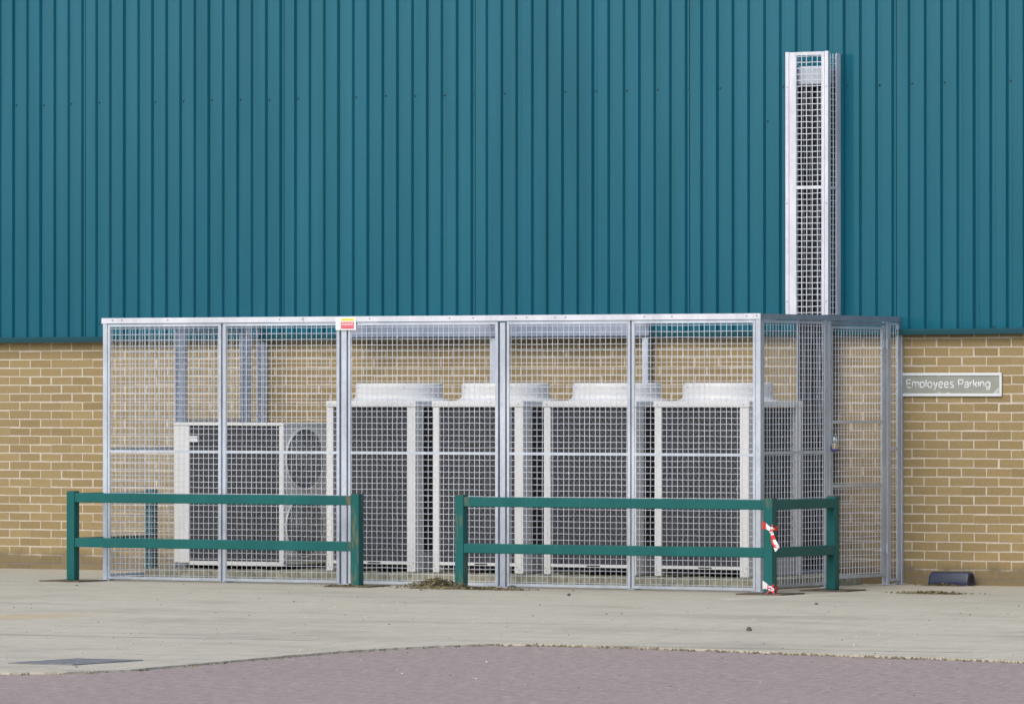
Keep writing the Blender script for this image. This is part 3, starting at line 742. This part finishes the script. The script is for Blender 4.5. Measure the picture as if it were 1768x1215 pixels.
# ------------------------------------------------------------------ barriers
HB = .742; S = .078
def bpart(mb_items, name, parent, origin, m_='green', bevel=.006, sub=True):
    """barrier members subdivided along z/x so rust can vary"""
    mb = MB()
    for (x0,x1,y0,y1,z0,z1,rust) in mb_items: mb.box(x0,x1,y0,y1,z0,z1, tone=0)
    o = mb.build(name, M[m_], parent, origin, bevel=0)
    bm = bmesh.new(); bm.from_mesh(o.data)
    lay = bm.verts.layers.float.new('rust')
    for ax in range(3):
        es = [e for e in bm.edges if abs((e.verts[0].co-e.verts[1].co)[ax]) > .2]
        if es:
            L = max(abs((e.verts[0].co-e.verts[1].co)[ax]) for e in es); bmesh.ops.subdivide_edges(bm, edges=es, cuts=max(2, int(L/.06)), use_grid_fill=True)
    lay = bm.verts.layers.float['rust']
    for v in bm.verts:
        p = v.co + Vector(origin); v[lay] = mb_items[0][6](p)
    bm.to_mesh(o.data); bm.free()
    bv = o.modifiers.new('bevel','BEVEL'); bv.width = bevel; bv.segments = 3; bv.limit_method = 'ANGLE'
    return o
def plate(parent, origin, x, y, rot=.0):
    h = .20; mb = MB(); c_, s_ = math.cos(rot), math.sin(rot)
    pts = [(x+a*c_-b*s_, y+a*s_+b*c_) for a, b in ((-h,-h),(h,-h),(h,h),(-h,h))]
    mb.poly([(p[0],p[1],.010) for p in pts])
    for i in range(4):
        p, q = pts[i], pts[(i+1)%4]; mb.poly([(p[0],p[1],.001),(q[0],q[1],.001),(q[0],q[1],.010),(p[0],p[1],.010)])
    mb.build('base_plate', M['rustplate'], parent, origin)
FY = -2.87
none = lambda p: 0.
foot = lambda p: max(0, .5-p.z*2)
# left barrier
LX = -2.572; RX = .205
bl = thing('barrier_rail', 'long green steel barrier with rusty right post in front of twin-fan unit', 'barrier', (LX, FY, 0), 'green barriers in front of the cage')
BO = (LX, FY, 0)
def lrust(x_post, amt): return lambda p: amt*max(0, 1-abs(p.x-x_post)/.16) + .25*max(0, 1-p.z/.12)
def post_b(parent, origin, x0, y0, rust, cap='rustplate'):
    return bpart([(x0, x0+S, y0, y0+S, .011, HB, rust)], 'post', parent, origin)
post_b(bl, BO, LX, FY, lambda p: .3*max(0,1-p.z/.15)+.1); post_b(bl, BO, RX, FY, lambda p: .62); post_b(bl, BO, LX, -1.72, none)
for z0 in (.652,.283):
    bpart([(LX+S+.001, RX-.001, FY+.003, FY+S-.003, z0, z0+.077, lrust(RX, .95))], 'rail', bl, BO)
    bpart([(LX+.003, LX+S-.003, FY+S+.001, -1.721, z0, z0+.077, none)], 'side_rail', bl, BO)
plate(bl, BO, LX+S/2, FY+S/2); plate(bl, BO, RX+S/2, FY+S/2, .1); plate(bl, BO, LX+S/2, -1.72+S/2)
sp_ = [(RX-.13+.36*k/9, FY-.075+.03*math.sin(k*1.7)) for k in range(10)]
MB().poly([(x,y,.0112) for x,y in sp_]+[(x,y+.06+.02*math.cos(x*40),.0112) for x,y in reversed(sp_)]).build('rust_stain', M['straw'], bl, BO)
# right barrier
LX2 = 1.187; RX2 = 3.985
br = thing('barrier_rail', 'long green steel barrier turning the cage corner, red tape on its corner post', 'barrier', (LX2, FY, 0), 'green barriers in front of the cage')
BO2 = (LX2, FY, 0)
FR = FY-.10
post_b(br, BO2, LX2, FY, lambda p: .55 if p.y < FY+.06 else .2); post_b(br, BO2, RX2, FY-.01, lambda p: .55 if p.z > .64 else .36); post_b(br, BO2, RX2, -1.85, none)
for z0 in (.652,.283):
    bpart([(LX2+S+.001, RX2-.001, FY+.003, FY+S-.003, z0, z0+.077, lambda p: .85*max(0,1-abs(p.x-LX2-S)/.13))], 'rail', br, BO2)
    bpart([(RX2+.003, RX2+S-.003, FY-.01+S+.001, -1.851, z0, z0+.077, lambda p: .30 if p.z > .6 else .0)], 'side_rail', br, BO2)
plate(br, BO2, LX2+S/2, FY+S/2); plate(br, BO2, RX2+S/2, FY-.01+S/2, .05); plate(br, BO2, RX2+S/2, -1.85+S/2, .08)
for (px, py, par, og) in ((LX,FY,bl,BO),(RX,FY,bl,BO),(LX,-1.72,bl,BO),(LX2,FY,br,BO2),(RX2,FY-.01,br,BO2),(RX2,-1.85,br,BO2)):
    MB().box(px+.006, px+S-.006, py+.006, py+S-.006, HB+.0005, HB+.004).build('post_cap', M['rustplate'], par, og)

# hazard tape knotted on the corner post
px0, px1, py0 = RX2, RX2+S, FY-.01
def ribbon(mb, pts, widths, tw, mi, th=.0015):
    """strip through pts with a width direction; thin solid"""
    L = []; 
    for p, w_, d in zip(pts, widths, tw):
        p = Vector(p); d = Vector(d).normalized(); L.append((p-d*w_/2, p+d*w_/2))
    for k in range(len(L)-1):
        a, b_ = L[k], L[k+1]; m_ = mi[k] if isinstance(mi, (list,tuple)) else mi
        mb.poly([a[0], b_[0], b_[1], a[1]], m_)
    return mb
def tape(z, label, tail, mis):
    tt = thing('hazard_tape', label, 'tape', (px1, py0, z), 'red and white tape tied to the barrier'); og = (px1, py0, z)
    mb = MB(); e = .004
    # wrap across the front, narrowing to the knot at the front right edge
    up = (0,0,1)
    n = 8; pts = []; ws = []; tw = []; mi = []
    for i in range(n+1):
        s = i/n; pts.append((px0-e+ (px1-px0+2*e)*s, py0-e-.004*math.sin(3*s), z+.028-.030*s+.006*math.sin(5*s))); ws.append(.068-.046*s**.8); tw.append((.05*math.sin(4*s),-.2*math.sin(6*s),1)); mi.append(mis[0][i] if i < len(mis[0]) else 0)
    ribbon(mb, pts, ws, tw, mi)
    # around the other sides
    ribbon(mb, [(px0-e,py0-e,z+.028),(px0-e,py0+S+e,z+.02),(px1+e,py0+S+e,z+.005),(px1+e,py0-e,z-.002)], [.068,.05,.04,.022], [up]*4, [0,1,0])
    o = mb.build('wrap', [M['red'], M['tapewhite']], tt, og); so = o.modifiers.new('solid','SOLIDIFY'); so.thickness = .0012
    kb = MB()
    for i in range(7):
        a = random.uniform(0,6.28); c_ = Vector((px1+.002+random.gauss(0,.006), py0-.006+random.gauss(0,.003), z-.002+random.gauss(0,.008)))
        kb.path([c_+Vector((math.cos(a+q)*.012, -.004*q, math.sin(a+q)*.012)) for q in (0,.8,1.7,2.6,3.4)], [.003,.007,.008,.006,.003], 6, i % 2)
    kb.build('knot', [M['tapewhite'], M['red']], tt, og, smooth=True)
    for (tp_, tw_, tm) in tail:
        mb = MB(); n = len(tp_)
        ribbon(mb, [(px1+a, py0+b_, z+c_) for a, b_, c_ in tp_], tw_, [(.86+.1*math.sin(i), .35*math.cos(2*i), .25*math.sin(1.5*i)) for i in range(n)], tm)
        o = mb.build('tail', [M['red'], M['tapewhite']], tt, og); so = o.modifiers.new('solid','SOLIDIFY'); so.thickness = .0012
tape(.505, 'red and white hazard tape knotted halfway up the barrier corner post', [
    ([(.002,-.010,-.01),(.010,-.016,-.045),(.022,-.020,-.08),(.034,-.018,-.115),(.046,-.022,-.145),(.04,-.02,-.172)], [.014,.032,.046,.050,.044,.010], [1,0,0,0,1]),
    ([(.010,-.010,-.06),(.034,-.024,-.09),(.050,-.026,-.118),(.062,-.024,-.140)], [.01,.028,.044,.03], [1,1,1]),
    ([(.0,-.010,.004),(.02,-.012,.002),(.036,-.014,-.004)], [.012,.022,.018], [1,0]),
    ([(.0,-.010,.01),(.006,-.014,.026),(.012,-.012,.036)], [.012,.02,.012], [0,0])], [[0,0,0,1,1,1,1,1]])
tape(.045, 'red and white hazard tape tied round the foot of the barrier corner post', [
    ([(.0,-.010,-.004),(-.02,-.022,-.022),(-.04,-.035,-.038)], [.014,.026,.022], [0,0]),
    ([(.0,-.010,.0),(.014,-.018,-.016),(.03,-.028,-.036)], [.02,.026,.02], [1,0]),
    ([(.0,-.010,.004),(.012,-.012,.022),(.02,-.012,.034)], [.012,.02,.012], [0,0])], [[1,1,1,1,0,1,1,1]])

# ------------------------------------------------------------------ employees parking sign
sg = thing('parking_sign', 'faded grey-green sign with white lettering fixed to the brick wall', 'sign', (4.15,-.02,1.62))
SO = (4.15,-.02,1.62)
sx0, sx1, sz0, sz1 = 3.66, 4.612, 1.527, 1.717
MB().box(sx0+.02, sx1-.02, -.014, -.007, sz0+.02, sz1-.02).build('panel', M['signgreen'], sg, SO)
MB().box(sx0, sx1, -.021, -.0075, sz1-.0225, sz1).box(sx0, sx1, -.021, -.0075, sz0, sz0+.0225).box(sx0, sx0+.02, -.0208, -.0078, sz0+.023, sz1-.023).box(sx1-.02, sx1, -.0208, -.0078, sz0+.023, sz1-.023).build('border', M['signwhite'], sg, SO, bevel=.002)
def arc(cx, cy, rx, ry, a0, a1, n=12): return [(cx+rx*math.cos(R(a0+(a1-a0)*i/n)), cy+ry*math.sin(R(a0+(a1-a0)*i/n))) for i in range(n+1)]
GL = {
 'E': ([[(0,0),(0,1)],[(0,1),(.56,1)],[(0,.53),(.50,.53)],[(0,0),(.57,0)]], .80),
 'm': ([[(0,0),(0,.73)],arc(.20,.50,.20,.22,175,0)+[(.40,0)],arc(.60,.50,.20,.22,175,0)+[(.80,0)]], 1.04),
 'p': ([[(0,-.27),(0,.73)],arc(.28,.365,.27,.365,0,360,20)], .78),
 'l': ([[(0,0),(0,1)]], .24), 'i': ([[(0,0),(0,.72)],[(0,.95),(0,.99)]], .24),
 'o': ([arc(.28,.365,.28,.365,0,360,20)], .79),
 'y': ([[(0,.73),(.25,.04)],[(.5,.73),(.22,-.12),(.15,-.23),(.02,-.25)]], .68),
 'e': ([[(.01,.385),(.55,.385)],arc(.28,.365,.27,.365,5,320,20)], .76),
 's': ([arc(.24,.54,.20,.19,25,200,9)+[(.12,.42),(.34,.34)]+arc(.25,.19,.21,.19,40,-165,10)], .66),
 'P': ([[(0,0),(0,1)],[(0,1),(.34,1)]+arc(.34,.735,.26,.265,90,-90,10)+[(0,.47)]], .80),
 'a': ([arc(.25,.55,.22,.18,165,0,9)+[(.47,.10),(.52,0)],arc(.23,.20,.21,.20,-40,-300,14)+[(.47,.44)]], .74),
 'r': ([[(0,0),(0,.73)],arc(.22,.45,.22,.27,170,80,6)], .44),
 'k': ([[(0,0),(0,1)],[(.44,.73),(.02,.27)],[(.17,.43),(.48,0)]], .64),
 'n': ([[(0,0),(0,.73)],arc(.23,.48,.23,.245,175,0)+[(.46,0)]], .70),
 'g': ([arc(.28,.365,.27,.365,0,360,20),[(.55,.73),(.55,-.04)]+arc(.29,-.04,.26,.22,0,-150,8)], .76)}
def lettering(word, x, z, cap, width, parent, origin):
    tot = sum(GL[c][1] for c in word[:-1]) + GL[word[-1]][1] - .2; k = width/tot; ax = 0
    for c in word:
        mb = MB()
        for st in GL[c][0]:
            a, b_ = st[0], st[-1]
            mb.path([(x+(ax+p[0])*k, 0, z+p[1]*cap) for p in st], .0058, 8)
        mb.v = [(vx, -.0142+vy*.3, vz) for vx, vy, vz in mb.v]
        mb.build('letter', M['signwhite'], parent, origin, smooth=True); ax += GL[c][1]
lettering('Employees', 3.750, 1.597, .0635, .425, sg, SO)
lettering('Parking', 4.222, 1.597, .0635, .282, sg, SO)
def blob(cx, cz, rx, rz, n=14, y=-.0146, clipx=None):
    pts = []
    for i in range(n):
        a = 2*math.pi*i/n; k = random.uniform(.75,1.15); pts.append((cx+rx*k*math.cos(a), y, cz+rz*k*math.sin(a)))
    return pts
mb = MB().poly(blob(4.045, 1.559, .016, .012)).poly(blob(4.045, 1.688, .012, .008)).poly([(4.535,-.0146,1.55),(4.591,-.0146,1.55),(4.591,-.0146,1.60),(4.57,-.0146,1.592),(4.55,-.0146,1.572)]).poly(blob(4.13,1.555,.02,.006))
mb.build('chipped_patch', M['chip'], sg, SO)
for (x, z) in ((4.045,1.559),(4.582,1.566),(4.045,1.69)): MB().tube((x,-.0146,z),(x,-.0175,z),.006,8).build('screw', M['fan'], sg, SO)

# ------------------------------------------------------------------ bait station
bs = thing('bait_box', 'navy plastic bait box with a round hole lying against the bricks', 'bait box', (4.22,-.12,0))
BSO = (4.22,-.12,0)
L0, L1, W0, W1 = 4.045, 4.395, -.21, -.06
prof = [(W0,0.),(W0,.024),(W0+.004,.028),(W0+.010,.060),(W0+.028,.088),(W0+.05,.097),(W1-.05,.097),(W1-.028,.088),(W1-.010,.06),(W1-.004,.028),(W1,.024),(W1,0.)]
mb = MB(); rings = [(L0,.86),(L0+.006,.95),(L0+.016,1.),(L1-.016,1.),(L1-.006,.95),(L1,.88)]
for x, k in rings:
    for y, z in prof: mb.v.append((x, (y+.135)*(.95+.05*k)-.135, z*k*1.16)); mb.tone.append(0)
k = len(prof)
for i in range(len(rings)-1):
    for j in range(k-1):
        a = i*k+j; mb.f.append((a, a+k, a+k+1, a+1)); mb.mi.append(0)
mb.poly([mb.v[j] for j in reversed(range(k))]); mb.poly([mb.v[(len(rings)-1)*k+j] for j in range(k)])
o = mb.build('shell', M['navy'], bs, BSO); smooth_angle(o, 30)
MB().tube((L1-.012,-.13,.058),(L1+.0015,-.13,.058),.033,24).build('entry_hole', M['black'], bs, BSO)
MB().box(L0-.004,L1+.004,W0-.004,W1+.004,.020,.0245).build('lid_rim', M['navy'], bs, BSO, bevel=.002)

# ------------------------------------------------------------------ drain grate
dg_ = thing('drain_grate', 'rectangular iron drain grate set flush in the concrete apron', 'drain', (6.40,-15.6,0))
DO = (6.40,-15.6,0)
gx0, gx1, gy0, gy1 = 6.20, 6.60, -15.93, -15.28
MB().box(gx0,gx1,gy0,gy1,.0005,.0015).build('pit', M['pit'], dg_, DO)
fm = MB().box(gx0-.03,gx0,gy0-.03,gy1+.03,.001,.006).box(gx1,gx1+.03,gy0-.03,gy1+.03,.001,.006).box(gx0+.0005,gx1-.0005,gy0-.03,gy0,.001,.006).box(gx0+.0005,gx1-.0005,gy1,gy1+.03,.001,.006)
fm.build('frame', M['iron'], dg_, DO)
for i in range(13):
    y = gy0+.02+i*(gy1-gy0-.04)/12
    MB().box(gx0+.0005,gx1-.0005,y-.022,y+.022,.0016,.006).build('bar', M['iron'], dg_, DO)

# ------------------------------------------------------------------ litter, stones
def litter(name, label, cx, cy, rx, ry, n, hmax, seed):
    rnd = random.Random(seed); mb = MB()
    for i in range(n):
        a = rnd.uniform(0,6.283); r = abs(rnd.gauss(0,.42)); x = cx+rx*r*math.cos(a); y = cy+ry*r*math.sin(a)
        h = hmax*max(0,1-r)**1.0*rnd.uniform(.2,1)+.002
        s = rnd.uniform(.006,.022); d = Vector((rnd.gauss(0,1),rnd.gauss(0,1),rnd.gauss(0,.35))).normalized(); e = d.orthogonal().normalized()
        if rnd.random() < .6: e = Vector((-d.y,d.x,rnd.uniform(-.4,.4))).normalized()
        c_ = Vector((x,y,h+.003)); w_ = s*rnd.uniform(.25,.6)
        nrm = d.cross(e)*s*.15
        q = [c_-d*s, c_-e*w_+nrm, c_+d*s, c_+e*w_+nrm]
        q = [Vector((p.x,p.y,max(p.z,.0025))) for p in q]
        mb.poly([q[0],q[1],q[2]]).poly([q[0],q[2],q[3]])
    # lumpy soil under the leaves
    n2 = 18; ring0 = []
    for k in range(5):
        rr = (1-k/5)*.62
        ring = [(cx+rx*rr*math.cos(2*math.pi*i/n2)*rnd.uniform(.85,1.1), cy+ry*rr*math.sin(2*math.pi*i/n2)*rnd.uniform(.85,1.1), .002+hmax*.55*(1-rr)**1.2*rnd.uniform(.6,1.1) if k else .001) for i in range(n2)]
        if k:
            for i in range(n2): mb.poly([ring0[i], ring0[(i+1)%n2], ring[(i+1)%n2], ring[i]])
        ring0 = ring
    mb.poly(ring0)
    o = mb.build(name, M['leaf']); tag(o, label, 'litter', kind='stuff'); return o
litter('leaf_litter', 'heap of dry leaves and grit at the foot of the barrier left post', 1.07,-2.95,.42,.20,1500,.085,1)
litter('leaf_litter', 'thin scatter of grit trailing right from the leaf heap', 1.62,-3.0,.55,.14,420,.016,2)
litter('leaf_litter', 'thin patch of dry debris on the concrete before the bait box', 5.05,-2.1,.50,.13,420,.016,3)
litter('leaf_litter', 'thin dry debris under the rusty right post of left barrier', .25,-2.98,.30,.10,200,.012,4)
litter('leaf_litter', 'crumbs of leaf and mortar lying along the bait box front', 4.2,-.28,.32,.06,160,.014,5)
def stone(x, y, s, label, h=1.):
    bm = bmesh.new(); bmesh.ops.create_icosphere(bm, subdivisions=2, radius=1)
    for v in bm.verts: v.co *= random.uniform(.75,1.15); v.co.x *= s; v.co.y *= s*.8; v.co.z = v.co.z*s*.6*h
    me = bpy.data.meshes.new('stone'); bm.to_mesh(me); bm.free(); me.materials.append(M['stone'])
    o = bpy.data.objects.new('stone', me); col.objects.link(o); o.location = (x, y, s*.35*h); return tag(o, label, 'stone', 'stray stones on the concrete')
stone(2.86,-3.93,.016,'small dark clod on the concrete before the middle condensers',1.3)
stone(7.46,-9.45,.019,'dark upright crumb alone on the open concrete near the road',1.6)
stone(1.70,-2.83,.035,'dark lump of soil touching the bottom rail of the cage',1.0)
stone(5.42,-4.70,.016,'tiny dark pebble on the concrete beyond the taped post')
stone(1.20,-3.40,.012,'tiny brown pebble in front of the leaf heap')
# scattered grit on the concrete and the road: nobody could count it
rnd = random.Random(11); mb = MB()
for i in range(1100):
    x = rnd.uniform(-3,13); y = rnd.uniform(-17,-2.9)
    s = abs(rnd.gauss(0,.003))+.0022; a0 = rnd.uniform(0,6)
    pts = [(x+s*math.cos(a0+q*1.57)*rnd.uniform(.6,1.2), y+s*math.sin(a0+q*1.57)*rnd.uniform(.6,1.2), .0005) for q in range(4)]
    for q in range(4): mb.poly([pts[q], pts[(q+1)%4], (x,y,s*.8)], 1 if i % 4 == 0 else 0)
o = mb.build('grit', [M['stone'], M['chalk']]); tag(o, 'fine grit and flecks scattered over the concrete apron', 'grit', kind='stuff')
